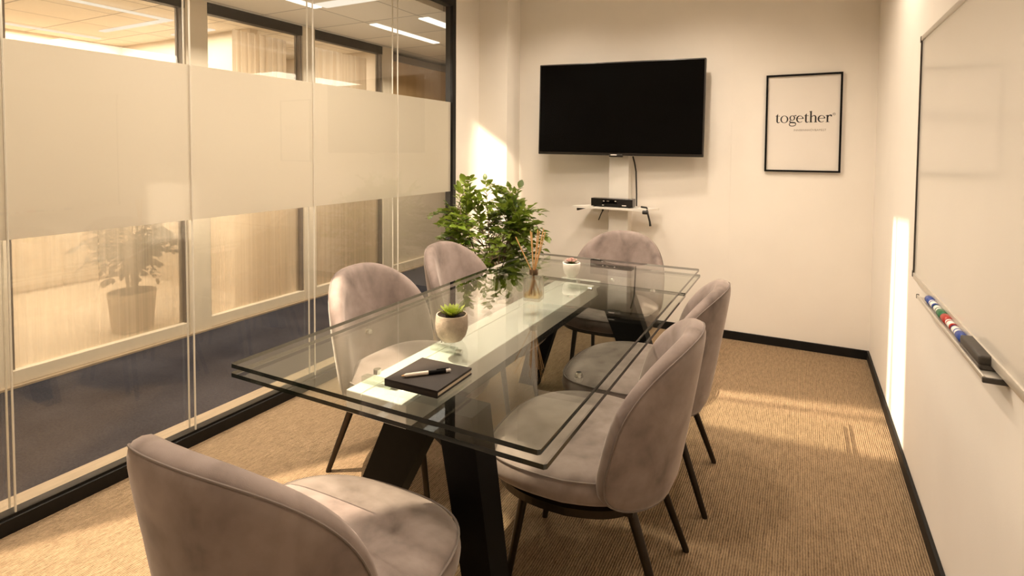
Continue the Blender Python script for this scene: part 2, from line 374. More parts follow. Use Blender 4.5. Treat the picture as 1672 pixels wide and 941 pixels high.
for i in range(len(POSTS)-1):
    a, b = POSTS[i][1], POSTS[i+1][0]
    f = MB().rbox(UO-.09, UO, b, POSTS[i+1][1], 0, HO, .003)                 # post at the far side of the bay
    w = struct('window_%d' % wn, f, M['cream'], label='cream framed glazed bay of the far corridor partition', cat='window'); wn += 1
    obj('header_beam', MB().box(UO-.075, UO-.01, a, b, 2.43, HO), M['blackm'], w, label='black header beam')
    obj('kick_rail', MB().rbox(UO-.07, UO-.006, a, b, .012, .094, .003), M['cream'], w)
    obj('side_frame', MB().box(UO-.075, UO-.03, a, a+.02, .094, 2.43).box(UO-.075, UO-.02, b-.022, b, .094, 2.43).box(UO-.08, UO-.06, b-.032, b-.022, .094, 2.43), M['greyh'], w, label='grey side frame')
    p = obj('glass_pane', MB().box(UO-.052, UO-.046, a+.02, b-.022, .094, 2.43), M['glass'], w)
    obj('sheer_film', MB().box(UO-.058, UO-.0535, a+.02, b-.022, .094, 1.55), M['sheer'], p, label='milky sheer film')
# last bay : tan panel under a grey header
w = struct('wall_panel', MB().box(-4.16, -4.10, 4.845, 6.9, .1, 2.40), M['beigep'], label='tan wall panel at the far end of the corridor', cat='wall')
obj('lower_panel', MB().box(-4.11, -4.085, 4.845, 6.9, .094, 1.45), M['cream'], w, label='cream lower panel')
obj('header_beam', MB().box(-4.15, -4.085, 4.845, 6.9, 2.40, 2.475), M['greyh'], w, label='grey header beam')
obj('kick_rail', MB().rbox(-4.16, -4.05, 4.845, 6.9, .012, .094, .003), M['cream'], w)

def curtain(v0, v1, u, z0, z1, label, folds):
    n = folds*8; mb = MB(); vs = []
    for i in range(n+1):
        t = i/n; a = .018*math.sin(2*PI*folds*t)+.006*math.sin(2*PI*folds*2.7*t+1)
        for k in range(4):
            z = z0+(z1-z0)*k/3
            vs.append((a*(1.15-.3*k/3), v0+(v1-v0)*t, z))
    fs = [(i*4+k, (i+1)*4+k, (i+1)*4+k+1, i*4+k+1) for i in range(n) for k in range(3)]
    mb.add(vs, fs); o = obj('curtain', mb, M['curtain'], None, True, 80, loc=(u, 0, 0))
    return tag(o, label, 'curtain')
curtain(3.05, 3.60, -4.24, .03, 2.40, 'beige sheer curtain hanging at the end of the second glazed bay beyond the corridor', 9)
curtain(3.76, 4.69, -4.26, .03, 2.40, 'wide beige sheer curtain behind the third glazed bay beyond the corridor', 14)

curtain(.9, 3.42, -6.55, .03, 2.42, 'long beige curtain along the office back wall beyond the first glazed bay', 22)
def led_strip(u0, u1, v0, v1, label, m='led', z=HO):
    o = obj('ceiling_light', MB().box(u0, u1, v0, v1, z-.008, z-.0005), M[m], None)
    return tag(o, label, 'ceiling light', 'linear lights on the corridor ceilings')
led_strip(-3.43, -3.35, 3.82, 4.78, 'long linear ceiling light in the corridor beside the dark post')
led_strip(-2.90, -2.80, 3.83, 4.60, 'linear ceiling light of the corridor closest to the black corner post')
led_strip(-3.43, -3.35, 2.25, 3.19, 'linear corridor light at the top edge above the second glass pane')
led_strip(-3.33, -2.78, 3.10, 3.22, 'short cross light joining two corridor ceiling tiles', 'led2')
led_strip(-4.93, -4.87, 1.9, 2.95, 'long arm of the office ceiling light beyond the first bay', 'led2')
led_strip(-5.95, -4.93, 2.89, 2.95, 'short arm of the angled office ceiling light', 'led2')
led_strip(-6.40, -6.34, 2.3, 3.10, 'thin office ceiling light deep behind the first bay', 'led2')
led_strip(-5.5, -4.9, 3.30, 3.36, 'small office ceiling light behind the second bay', 'led2')

# ------------------------------------------------------------------ chairs
def pillow(outline, fz, prof_pow, rings=9, umap=None):
    pass
NO = 72
def back_outline():
    pts = []
    W, zb, zm, zt = .2905, .355, .5635, .868
    for i in range(NO):
        th = 2*PI*i/NO
        c, s = math.cos(th), math.sin(th)
        if s >= 0:
            n = 2.45; a = W*math.copysign(abs(c)**(2/n), c); z = zm+(zt-zm)*abs(s)**(2/n)
        else:
            n = 4.2; a = W*math.copysign(abs(c)**(2/n), c); z = zm-(zm-zb)*abs(s)**(2/n)
        pts.append((a, z))
    return pts
def back_pos(a, z):
    t = max(0.0, (z-.355)/.51)
    y = -.2456 - .0689*t**1.2 + .018*(1-t)**3 + (.1797 - .03*t)*(abs(a)/.2905)**2.3
    return Vector((a, y, z))
def back_nrm(a, z):
    e = .004
    du = back_pos(a+e, z)-back_pos(a-e, z); dv = back_pos(a, z+e)-back_pos(a, z-e)
    n = du.cross(dv); n.normalize()
    return n if n.y > 0 else -n          # towards the sitter
def shell(outline, centre, pos, nrm, th, power, rings=11, bulge=0):
    front = []; back = []
    n = len(outline); vs = []; fs = []
    ks = [math.sin(PI/2*i/rings) for i in range(rings+1)]
    def ring(sgn):
        idx = []
        for k in ks[1:]:
            row = []
            for a, z in outline:
                A = centre[0]+(a-centre[0])*k; Z = centre[1]+(z-centre[1])*k
                p = (max(0, 1-k**power))**(1/2.6)
                h = th/2*p + (bulge*(1-k*k) if sgn > 0 else 0)
                row.append(len(vs)); vs.append(pos(A, Z)+nrm(A, Z)*h*sgn)
            idx.append(row)
        c = len(vs); vs.append(pos(*centre)+nrm(*centre)*(th/2+(bulge if sgn > 0 else 0))*sgn)
        return c, idx
    for sgn in (1, -1):
        c, idx = ring(sgn)
        for j in range(n):
            fs.append((c, idx[0][j], idx[0][(j+1) % n]))
        for r in range(len(idx)-1):
            for j in range(n):
                j2 = (j+1) % n
                fs.append((idx[r][j], idx[r+1][j], idx[r+1][j2], idx[r][j2]))
        if sgn == 1: front = idx[-1]
        else: back = idx[-1]
    for j in range(n):
        fs.append((front[j], front[(j+1) % n], back[(j+1) % n], back[j]))
    mb = MB(); mb.add(vs, fs); return mb
def weld(me):
    bm = bmesh.new(); bm.from_mesh(me); bmesh.ops.remove_doubles(bm, verts=list(bm.verts), dist=.0004)
    bmesh.ops.recalc_face_normals(bm, faces=list(bm.faces)); bm.to_mesh(me); bm.free()
    me.polygons.foreach_set('use_smooth', [True]*len(me.polygons)); return me
def seat_outline():
    pts = []
    for i in range(NO):
        th = 2*PI*i/NO; c, s = math.cos(th), math.sin(th)
        n = 2.7 if s > 0 else 3.2
        x = .303*math.copysign(abs(c)**(2/n), c); y = .02+(.3245 if s > 0 else .235)*math.copysign(abs(s)**(2/n), s)
        x *= 1 - .14*max(0, -(y-.02)/.235)
        pts.append((x, y))
    return pts
def SZ(y): return .427 - .018*max(0, (y-.1)/.2)**2
def make_chair(label, group, loc, rz):
    t = thing('dining_chair', label, 'chair', loc, rz, group)
    so = seat_outline()
    me = shell(so, (0, .03), lambda x, y: Vector((x, y, SZ(y))), lambda x, y: Vector((0, 0, 1)), .112, 9, bulge=.010).mesh('seat', M['velvet'])
    obj('seat', weld(me), None, t)
    pp = [(x*.985, .02+(y-.02)*.985, SZ(y)+.034) for x, y in so]
    obj('seat_piping', MB().tube(pp, .0032, 6, closed=True), M['vpipe'], t, True)
    bo = back_outline()
    me = shell(bo, (0, .59), back_pos, back_nrm, .066, 14, bulge=.012).mesh('backrest', M['velvet'])
    b = obj('backrest', weld(me), None, t)
    pp = []
    for a, z in bo:
        A, Z = a*.975, .59+(z-.59)*.975
        pp.append(back_pos(A, Z)-back_nrm(A, Z)*.0225)
    obj('piping', MB().tube(pp, .0024, 6, closed=True), M['vpipe'], b, True)
    rim = [(x*.88, .02+(y-.02)*.88) for x, y in so]; rin = [(x*.78, .02+(y-.02)*.78) for x, y in so]
    fm = MB(); n = len(rim)
    fm.add([(x, y, .338) for x, y in rim]+[(x, y, .362) for x, y in rim]+[(x, y, .338) for x, y in rin]+[(x, y, .362) for x, y in rin],
           [q for i in range(n) for q in ((i, (i+1) % n, n+(i+1) % n, n+i), (2*n+i, 3*n+i, 3*n+(i+1) % n, 2*n+(i+1) % n), (n+i, n+(i+1) % n, 3*n+(i+1) % n, 3*n+i), (i, 2*n+i, 2*n+(i+1) % n, (i+1) % n))])
    fm.box(-.2, .2, -.165, -.135, .340, .358).box(-.2, .2, .165, .195, .340, .358)
    obj('base_frame', fm, M['legm'], t)
    for sx in (-1, 1):
        for (ty, fy, tx, fx) in ((-.150, -.275, .165, .207), (.180, .240, .160, .178)):
            obj('leg', MB().tube([(sx*tx, ty, .350), (sx*fx, fy, .004), (sx*fx, fy, 0)], [.0160, .0110, .0110], 14), M['legm'], t, True)
    return t
def copy_tree(o, parent=None):
    c = o.copy(); COL.objects.link(c)
    if parent: c.parent = parent
    for ch in list(o.children): copy_tree(ch, c)
    return c
GC = 'velvet chairs around the glass table'
chairs = [
    ('mauve velvet chair at the front end of the table, its back to the viewer', (-.978, .884, 0), math.radians(1.3)),
    ('mauve velvet chair on the whiteboard side, nearer the viewer, tan carpet under it', (-.585, 1.735, 0), math.radians(94)),
    ('mauve velvet chair on the whiteboard side, half hidden behind the nearer one', (-.58, 2.37, 0), math.radians(93)),
    ('mauve velvet chair on the glass wall side, behind the round grey succulent pot', (-1.511, 1.925, 0), math.radians(-91)),
    ('mauve velvet chair on the glass wall side, right in front of the leafy plant', (-1.543, 2.645, 0), math.radians(-88)),
    ('mauve velvet chair at the far table end below the television shelf', (-1.036, 3.33, 0), PI),
]
first = None
for lab, loc, rz in chairs:
    if first is None: first = make_chair(lab, GC, loc, rz)
    else:
        c = copy_tree(first); c.location = loc; c.rotation_euler = (0, 0, rz); c['label'] = lab

# ------------------------------------------------------------------ table
TU0, TU1, TV0, TV1 = -1.517, -.487, 1.072, 3.19
tb = thing('glass_table', 'long extending glass dining table with white centre beam and black splayed legs', 'table', (-1.0, 2.13, 0))
def tl(mb):    # world coordinates into the table's own
    mb.v = [(x+1.0, y-2.13, z) for x, y, z in mb.v]; return mb
def sheet(name, u0, u1, v0, v1, z0, z1):
    mb = MB(); c = .006
    ou = [(u0+c,v0),(u1-c,v0),(u1,v0+c),(u1,v1-c),(u1-c,v1),(u0+c,v1),(u0,v1-c),(u0,v0+c)]
    n = 8; mb.add([(x,y,z0) for x,y in ou]+[(x,y,z1) for x,y in ou], [tuple(range(7,-1,-1)), tuple(range(8,16))], 0)
    b = len(mb.v)-16
    for i in range(n): mb.f.append((b+i, b+(i+1)%n, b+8+(i+1)%n, b+8+i)); mb.m.append(1)
    return obj(name, tl(mb), [M['tglass'], M['tedge']], tb)
sheet('glass_top', TU0, TU1, TV0, TV1, .738, .750)
sheet('extension_leaf', TU0+.002, TU1+.016, TV0-.002, 2.70, .711, .723)
sheet('extension_leaf', TU0+.002, TU1+.010, 2.715, TV1-.02, .711, .723)
bm_ = MB().rbox(-1.178, -1.122, 1.205, 2.89, .622, .690, .003).rbox(-1.118, -.955, 1.205, 2.89, .622, .690, .003).box(-1.125, -1.115, 1.21, 2.885, .63, .684)
obj('centre_beam', tl(bm_), M['white'], tb, label='white lacquered centre beam')
for (u, v) in ((-1.12, 1.275), (-1.10, 1.60), (-1.0, 2.66)):
    cb = obj('clamp_block', tl(MB().rbox(u-.052, u+.052, v-.013, v+.013, .6905, .7105, .002)), M['cblock'], tb, label='clear clamp block')
    obj('clamp_pin', tl(MB().tube([(u+.052, v, .700), (u+.074, v, .700)], .0085, 14)), M['chrome'], cb, True, label='chrome pin')
    obj('clamp_post', tl(MB().lathe([(.011, .723), (.011, .738)], 16, c=(u, v, 0))), M['chrome'], tb, True, label='chrome spacer')
for (u, v) in ((-.575, 1.545), (-.62, 2.66), (-1.40, 1.55), (-1.40, 2.62), (-.86, 2.78)):
    obj('glide_pad', tl(MB().lathe([(.013, .7235), (.013, .731), (.008, .7375)], 16, c=(u, v, 0))), M['chrome'], tb, True, label='small chrome glide pad')
def quad(cu, cv, z, wu, wv):
    return [(cu-wu/2, cv-wv/2, z), (cu+wu/2, cv-wv/2, z), (cu+wu/2, cv+wv/2, z), (cu-wu/2, cv+wv/2, z)]
def tleg(top, foot):
    mb = MB().hexa(quad(*foot), quad(*top)); 
    return obj('leg', tl(mb), M['black'], tb)
tleg((-.815, 1.28, .69, .115, .10), (-.690, 1.26, 0, .085, .08))
tleg((-1.075, 1.48, .621, .19, .08), (-1.375, 1.48, 0, .15, .07))
tleg((-.865, 2.86, .665, .19, .08), (-.60, 2.86, 0, .15, .07))
tleg((-1.235, 2.955, .621, .15, .05), (-1.42, 2.965, 0, .12, .05))
cr = MB().hexa([(-1.15,1.445,.535),(-.79,1.24,.545),(-.79,1.32,.545),(-1.10,1.515,.535)], [(-1.17,1.445,.621),(-.79,1.24,.621),(-.79,1.32,.621),(-1.10,1.515,.621)])
cr.hexa([(-1.31,2.93,.54),(-.79,2.82,.54),(-.79,2.90,.54),(-1.31,2.98,.54)], [(-1.31,2.93,.622),(-.775,2.82,.622),(-.775,2.90,.622),(-1.31,2.98,.622)])
cr.box(-1.14, -.995, 1.40, 2.84, .56, .622)
obj('trestle_frame', tl(cr), M['black'], tb, label='black trestle frame')

# ------------------------------------------------------------------ television group
tv = thing('television', 'large black flat television on the back wall column', 'television', (-1.2755, 4.20, 1.73))
tv.rotation_euler = (0, math.radians(.62), math.radians(4.45))
hw, hh = .645, .3635
obj('casing', MB().rbox(-hw, hw, .0, .045, -hh, hh, .006).rbox(-.40, .40, .045, .085, -.30, .20, .02), M['bezel'], tv, True)
obj('screen', MB().box(-hw+.011, hw-.011, -.0015, .001, -hh+.021, hh-.010), M['screen'], tv)
lip = MB().rbox(-.055, .05, -.004, .03, -hh-.012, -hh+.012, .004)
lo = obj('logo_strip', lip, M['bezel'], tv, True)
obj('logo', MB().box(-.042, .006, -.0048, -.0042, -hh+.001, -hh+.0085), M['silver'], lo, label='small blurred silver logo')
tcol = obj('cable_column', MB().rbox(-1.362, -1.203, 4.29, VB, .0, 1.62, .004), M['whitem'])
tag(tcol, 'white cable column on the back wall under the television', 'column')
wall_arm = obj('wall_bracket', MB().box(-.11, .11, .085, .0905, -.12, -.12+.01), M['cable'], tv)
sh = thing('wall_shelf', 'thin white shelf with the black media player on it', 'shelf', (-1.3, 4.2, .96))
shp = [(-.335, -.005), (.27, -.005), (.33, .14), (.099, .145), (.099, .089), (-.064, .089), (-.064, .16), (-.24, .16)]
obj('shelf_board', MB().prism(shp, -.018, 0), M['whitem'], sh)
obj('bracket', MB().box(-.19, -.065, .085, .135, -.05, -.018), M['whitem'], sh)
obj('bracket', MB().hexa([(-.31,.03,-.042),(-.30,.03,-.042),(-.23,.05,-.020),(-.31,.05,-.020)], [(-.31,.03,-.018),(-.22,.03,-.018),(-.22,.05,-.018),(-.31,.05,-.018)]), M['cable'], sh, label='black underside bracket')
mp_ = thing('media_player', 'flat black media player box on the white shelf', 'media player', (-1.311, 4.20, .960))
obj('case', MB().rbox(-.168, .168, .0, .086, .006, .068, .003), M['boxm'], mp_)
for x in (-.14, .14):
    for y in (.02, .068): obj('foot', MB().lathe([(.012, 0), (.012, .007)], 12, c=(x, y, 0)), M['cable'], mp_)
obj('display', MB().box(-.075, .045, -.001, .001, .028, .058), M['screen'], mp_)
for x, z, w_ in ((-.062, .047, .012), (-.028, .048, .02), (.033, .049, .012)): obj('indicator', MB().box(x-w_/2, x+w_/2, -.0018, -.0008, z-.003, z+.003), M['greyink'] if w_ > .015 else M['silver'], mp_)
obj('badge', MB().box(.085, .118, -.0015, .0, .014, .021), M['silver'], mp_)
obj('badge', MB().box(-.075, -.06, -.0015, .0, .013, .018), M['silver'], mp_)
cab = MB().tube([(-1.185, 4.345, 1.36), (-1.170, 4.34, 1.31), (-1.158, 4.345, 1.24), (-1.156, 4.35, 1.15), (-1.153, 4.352, 1.06), (-1.152, 4.352, .965)], .006, 8)
tag(obj('power_cable', cab, M['cable'], None, True), 'black cable running down beside the white column from the television', 'cable')
c2 = MB().tube([(-1.10, 4.30, .966), (-1.05, 4.26, .967), (-1.035, 4.22, .962), (-1.028, 4.188, .945), (-1.022, 4.186, .925)], .007, 8).tube([(-1.06, 4.189, .936), (-1.02, 4.186, .936)], .015, 10).tube([(-1.022, 4.186, .930), (-1.005, 4.185, .87), (-1.000, 4.185, .835)], [.007, .0075, .009], 8)
tag(obj('hanging_plug', c2, M['cable'], None, True), 'black lead dangling over the right end of the shelf', 'cable')
c3 = MB().tube([(-1.39, 4.235, .943), (-1.392, 4.233, .925)], [.011, .007], 10).tube([(-1.392, 4.233, .925), (-1.405, 4.233, .90), (-1.425, 4.233, .85)], .0045, 8)
tag(obj('hanging_lead', c3, M['cable'], None, True), 'thin dark lead hanging under the middle of the shelf', 'cable')

# ------------------------------------------------------------------ poster
ps = thing('framed_poster', 'white poster with black word together in a thin black frame', 'poster', (.002, VB, 1.606))
pw, ph, ft = .2365, .343, .0125
pf = MB().box(-pw, pw, -.022, 0, ph-ft, ph).box(-pw, pw, -.022, 0, -ph, -ph+ft).box(-pw, -pw+ft, -.022, 0, -ph+ft, ph-ft).box(pw-ft, pw, -.022, 0, -ph+ft, ph-ft)
obj('frame', pf, M['black'], ps)
ppr = obj('paper', MB().box(-pw+ft, pw-ft, -.010, -.002, -ph+ft, ph-ft), M['paper'], ps)
class Ink:
    def __init__(s): s.mb = MB(); s.k = 0
    def poly(s, pts):
        z = s.k*1e-5; s.k += 1
        s.mb.add([(x, -z, y) for x, y in pts], [tuple(range(len(pts)))])
    def stroke(s, pts, ws):
        ws = [q*1.08+.012 for q in (ws if isinstance(ws, (list, tuple)) else [ws]*len(pts))]
        P = [Vector(p) for p in pts]; Lf = []; Rt = []
        for i, p in enumerate(P):
            t = P[min(i+1, len(P)-1)]-P[max(0, i-1)]; t.normalize(); n = Vector((-t.y, t.x))
            Lf.append(p+n*ws[i]/2); Rt.append(p-n*ws[i]/2)
        z = s.k*1e-5; s.k += 1; n = len(P)
        s.mb.add([(q.x, -z, q.y) for q in Lf+Rt], [(i, i+1, n+i+1, n+i) for i in range(n-1)])
    def ring(s, cx, cy, rx, ry, tx, ty, tilt=0, a0=0, a1=360, n=40):
        vs = []; z = s.k*1e-5; s.k += 1; tx = min(rx, tx+.010); ty = min(ry, ty+.008)
        for i in range(n+1):
            th = math.radians(a0+(a1-a0)*i/n); ti = th
            o = (cx+(rx+.015)*math.cos(th), cy+(ry+.012)*math.sin(th)); q = (cx+(rx-tx)*math.cos(ti-tilt), cy+(ry-ty)*math.sin(ti-tilt))
            vs += [(o[0], -z, o[1]), (q[0], -z, q[1])]
        s.mb.add(vs, [(2*i, 2*i+2, 2*i+3, 2*i+1) for i in range(n)])
def bez(p0, p1, p2, p3, n=14):
    o = []
    for i in range(n+1):
        t = i/n; a = (1-t)**3; b = 3*t*(1-t)**2; c = 3*t*t*(1-t); d = t**3
        o.append((a*p0[0]+b*p1[0]+c*p2[0]+d*p3[0], a*p0[1]+b*p1[1]+c*p2[1]+d*p3[1]))
    return o
def lerp(a, b, n): return [a+(b-a)*i/(n-1) for i in range(n)]
K = Ink()
def L_t(x):
    K.poly([(x+.14, .2), (x+.36, .2), (x+.36, 1.30), (x+.27, 1.2), (x+.14, 1.04)])
    K.poly([(x+.0, .93), (x+.60, .93), (x+.60, 1.0), (x+.05, 1.0)])
    p = bez((x+.245, .3), (x+.245, -.04), (x+.42, -.03), (x+.64, .12)); K.stroke(p, lerp(.19, .04, len(p)))
    return .66
def L_o(x): K.ring(x+.53, .49, .52, .52, .17, .05, .22); return 1.12
def L_e(x):
    p = []; w = []
    for i in range(41):
        a = math.radians(4 + 312*i/40); p.append((x+.46+.40*math.cos(a), .49+.455*math.sin(a)))
        c = abs(math.cos((a-PI)*1.0)) if PI*.5 < a < PI*1.5 else .0
        w.append(.055+.125*c + (.10*math.exp(-((a-.25)/.35)**2)))
    K.stroke(p, w); K.poly([(x+.12, .52), (x+.88, .52), (x+.90, .60), (x+.12, .585)])
    return .96
def L_h(x):
    K.poly([(x+.11, 0), (x+.33, 0), (x+.33, 1.62), (x+.11, 1.55)]); K.poly([(x+.0, 1.50), (x+.14, 1.44), (x+.31, 1.62), (x+.0, 1.56)])
    K.poly([(x+.0, 0), (x+.43, 0), (x+.43, .075), (x+.0, .055)]); K.poly([(x+.60, 0), (x+1.05, 0), (x+1.05, .075), (x+.60, .055)])
    p = bez((x+.28, .72), (x+.42, .98), (x+.83, 1.10), (x+.83, .66)); K.stroke(p, [.06+.13*(i/14)**1.5 for i in range(15)])
    K.poly([(x+.725, 0), (x+.94, 0), (x+.94, .68), (x+.725, .68)]); return 1.10
def L_r(x):
    K.poly([(x+.12, 0), (x+.34, 0), (x+.34, 1.01), (x+.12, .95)]); K.poly([(x+.0, .90), (x+.15, .86), (x+.32, 1.01), (x+.0, .96)])
    K.poly([(x+.0, 0), (x+.47, 0), (x+.47, .075), (x+.0, .055)])
    p = bez((x+.29, .70), (x+.38, .95), (x+.55, 1.04), (x+.74, .92)); K.stroke(p, lerp(.06, .17, len(p)))
    K.ring(x+.71, .87, .085, .085, .085, .085); return .80
def L_g(x):
    K.ring(x+.45, .66, .36, .355, .14, .05, .1)
    p = bez((x+.66, .93), (x+.76, 1.02), (x+.84, 1.0), (x+.98, .99)); K.stroke(p, lerp(.05, .12, len(p)))
    p = bez((x+.26, .36), (x+.02, .18), (x+.10, .03), (x+.46, .02), 10)+bez((x+.46, .02), (x+.80, .02), (x+.97, -.06), (x+.92, -.26), 10)[1:]
    K.stroke(p, [.06, .07, .08, .09, .10, .12, .14, .16, .17, .17, .17, .17, .17, .16, .15, .13, .11, .10, .09, .08, .08])
    p = bez((x+.92, -.26), (x+.86, -.55), (x+.12, -.58), (x+.07, -.28), 14)+bez((x+.07, -.28), (x+.06, -.14), (x+.15, -.06), (x+.28, .02), 8)[1:]
    K.stroke(p, lerp(.08, .10, 15)+lerp(.11, .06, 8)); return .98
x = 0
for f in (L_t, L_o, L_g, L_e, L_t, L_h, L_e, L_r): x += f(x)+.02
WX = x
s = .352/WX
K.mb.v = [(px*s-.173, py, pz*s*1.04+.004) for px, py, pz in K.mb.v]
lt = obj('lettering', K.mb, M['ink'], ppr, loc=(0, -.0104, 0), label='black serif lettering together')
def textmesh(name, txt, size, loc, m, parent, spacing=1.0, sx=1):
    cu = bpy.data.curves.new(name, 'FONT'); cu.body = txt; cu.size = size; cu.space_character = spacing; cu.align_x = 'LEFT'
    tmp = bpy.data.objects.new('tmp_text', cu); COL.objects.link(tmp)
    bpy.context.view_layer.update()
    me = bpy.data.meshes.new_from_object(tmp.evaluated_get(bpy.context.evaluated_depsgraph_get()))
    bpy.data.objects.remove(tmp); bpy.data.curves.remove(cu)
    for v in me.vertices: v.co = (v.co.x*sx, 0, v.co.y)
    me.materials.clear(); me.materials.append(m)
    o = bpy.data.objects.new(name, me); COL.objects.link(o); o.parent = parent; o.location = loc
    return o
textmesh('registered_mark', '\u00ae', .025, (.181, -.0104, .050), M['ink'], ppr)
textmesh('small_print', 'INNIBINNH\u00d6VBAMEST', .0205, (-.055, -.0104, -.056), M['greyink'], ppr, 1.06, .92)

# ------------------------------------------------------------------ whiteboard and tray
wbd = thing('whiteboard', 'large whiteboard with thin aluminium frame on the right wall', 'whiteboard', (UR, 1.85, 1.383))
y0, y1, z0, z1 = -.95, .93, -.477, .477
obj('writing_surface', MB().box(-.014, 0, y0, y1, z0, z1), M['board'], wbd)
obj('frame', MB().rbox(-.019, 0, y0, y1, z1-.004, z1+.016, .003).rbox(-.019, 0, y0, y1, z0-.022, z0+.003, .003).rbox(-.019, 0, y1-.002, y1+.010, z0, z1, .002).rbox(-.019, 0, y0-.01, y0+.002, z0, z1, .002), M['alu'], wbd, True)
for zz in (z0-.012, z1-.006):
    obj('corner_cap', MB().rbox(-.0205, 0, y1-.004, y1+.012, zz-.004, zz+.022, .002), M['dgrey'], wbd, True, label='dark corner cap')
obj('edge_line', MB().box(-.0198, -.002, y1-.006, y1-.002, z0+.01, z1-.01), M['dgrey'], wbd, label='dark edge line')  # thin dark grey strip along the far edge of the board
tr = thing('pen_tray', 'slim aluminium pen tray fixed under the whiteboard', 'tray', (UR, 2.065, .872))
obj('trough', MB().rbox(-.046, 0, -.42, .42, -.004, .0, .0015).rbox(-.050, -.044, -.42, .42, -.004, .008, .0015).rbox(-.004, 0, -.42, .42, -.004, .0095, .0015), M['alu'], tr, True)
obj('end_cap', MB().rbox(-.051, -.001, -.426, -.418, -.007, .006, .002).rbox(-.008, 0, -.427, -.415, -.007, .0095, .002), M['dgrey'], tr, True, label='dark grey end cap')
obj('end_cap', MB().rbox(-.051, -.042, .416, .424, -.006, .010, .002), M['dgrey'], tr, True, label='dark grey end cap')
def marker(v, cap, body_dir, label):
    t = thing('marker', label, 'marker', (UR-.0265, v, .872+.0132), 0, 'markers on the whiteboard tray')
    d = body_dir
    def bar(a, b, ra, rb, name, m):
        pr = [(a, ra*.75), (a+(b-a)*.06, ra), (b-(b-a)*.06, rb), (b, rb*.75)]
        return obj(name, MB().tube([(0, d*y, 0) for y, r in pr], [r for y, r in pr], 18), m, t, True, 60)
    bar(-.060, -.002, .0132, .0130, 'cap', M[cap]); bar(-.002, .050, .0112, .0112, 'barrel', M['mwhite']); bar(.049, .058, .0114, .0100, 'end_plug', M[cap])
    b = [o for o in t.children if o.name.startswith('barrel')][0]
    obj('label_band', MB().tube([(0, d*.012, 0), (0, d*.020, 0)], .01135, 18, caps=False), M[cap], b)
marker(2.345, 'blue', -1, 'blue capped marker at the far end of the whiteboard tray')
marker(2.222, 'green', 1, 'green capped marker between the blue and the red marker')
marker(2.098, 'red', -1, 'red capped whiteboard marker in the middle of the tray')
marker(1.975, 'blue', 1, 'blue capped marker touching the grey eraser')
er = thing('board_eraser', 'dark grey whiteboard eraser at the near end of the tray', 'eraser', (UR-.0245, 1.80, .8722))
obj('felt_pad', MB().rbox(-.0195, .0195, -.088, .088, 0.0, .014, .003), M['felt'], er)
obj('grip', MB().rbox(-.0195, .020, -.09, .09, .012, .036, .006, 3), M['dgrey'], er, True)

# ------------------------------------------------------------------ things on the table
TZ = .750
nb = thing('notebook', 'dark brown hardback notebook lying on the glass table', 'notebook', (-.9155, 1.258, TZ), math.radians(91.0))
bx = MB().rbox(-.088, .088, -.0875, .0875, .0005, .0060, .0014).rbox(-.088, .088, -.0875, .0875, .0145, .0215, .0014).rbox(-.088, -.0845, -.0875, .0875, .0005, .0215, .0012)
obj('cover', bx, M['leather'], nb, True)
obj('pages', MB().box(-.085, .0862, -.0855, .0855, .0060, .0145), M['pages'], nb, label='cream page block')
pn = thing('ballpoint_pen', 'cream and black pen lying across the dark notebook', 'pen', (-.914, 1.243, TZ+.0217+.0056), math.atan2(.102, .098))
pn.scale = (1, 1, 1)
obj('barrel', MB().tube([(-.062, 0, 0), (-.056, 0, 0), (.005, 0, 0)], [.003, .0052, .0056], 14), M['penw'], pn, True, 60, label='cream barrel')
obj('tip', MB().tube([(-.069, 0, 0), (-.0615, 0, 0)], [.0009, .003], 12), M['reed'], pn, True, label='copper tip')
obj('grip', MB().tube([(.005, 0, 0), (.055, 0, 0)], [.0056, .0054], 14), M['black'], pn, True, label='black upper barrel')
obj('cap_end', MB().tube([(.055, 0, 0), (.066, 0, 0), (.069, 0, 0)], [.0054, .0050, .003], 14), M['silver'], pn, True, label='silver end')
obj('clip', MB().rbox(.028, .064, -.0012, .0012, .0052, .0075, .0006), M['black'], pn)

def rosette(mb, n, r, h, c, tiltmin, wid, mi=0):
    for i in range(n):
        t = i/n; ang = i*2.39996; l = r*(.35+.65*t); el = math.radians(82-(82-tiltmin)*t)
        d = Vector((math.cos(ang)*math.cos(el), math.sin(ang)*math.cos(el), math.sin(el))); side = Vector((-math.sin(ang), math.cos(ang), 0)); up = side.cross(d)*-1
        if up.z < 0: up = -up
        base = Vector(c)+Vector((math.cos(ang), math.sin(ang), 0))*r*.12*t
        vs = []; prof = [(0, .45, .5), (.3, .85, .8), (.6, 1, .8), (.85, .6, .5), (1, .02, .05)]
        for (s, w, th) in prof:
            p = base+d*l*s + Vector((0, 0, 1))*l*.12*s*s
            ww = wid*w*(.6+.4*t); tt = wid*.45*th
            vs += [p-side*ww+up*tt*.35, p-up*tt*.7, p+side*ww+up*tt*.35, p+up*tt*.25]
        fs = []
        for k in range(len(prof)-1):
            for j in range(4): fs.append((k*4+j, k*4+(j+1) % 4, (k+1)*4+(j+1) % 4, (k+1)*4+j))
        fs.append((len(vs)-4, len(vs)-3, len(vs)-2, len(vs)-1)); mb.add(vs, fs, mi)
    return mb
p1 = thing('potted_succulent', 'green succulent in a round grey concrete pot on the table', 'potted plant', (-1.045, 1.565, TZ)); p1.scale = (1.05, 1.05, 1.03)
pr = [(.0, 0), (.026, 0), (.034, .003), (.046, .018), (.0525, .040), (.0535, .060), (.0515, .082), (.0495, .0885), (.0465, .0885), (.0465, .076), (.0, .076)]
obj('pot', MB().lathe(pr, 40), M['concrete'], p1, True, 60)
obj('soil', MB().lathe([(.0455, .074), (.044, .079), (.0, .081)], 28), M['soil'], p1, True)
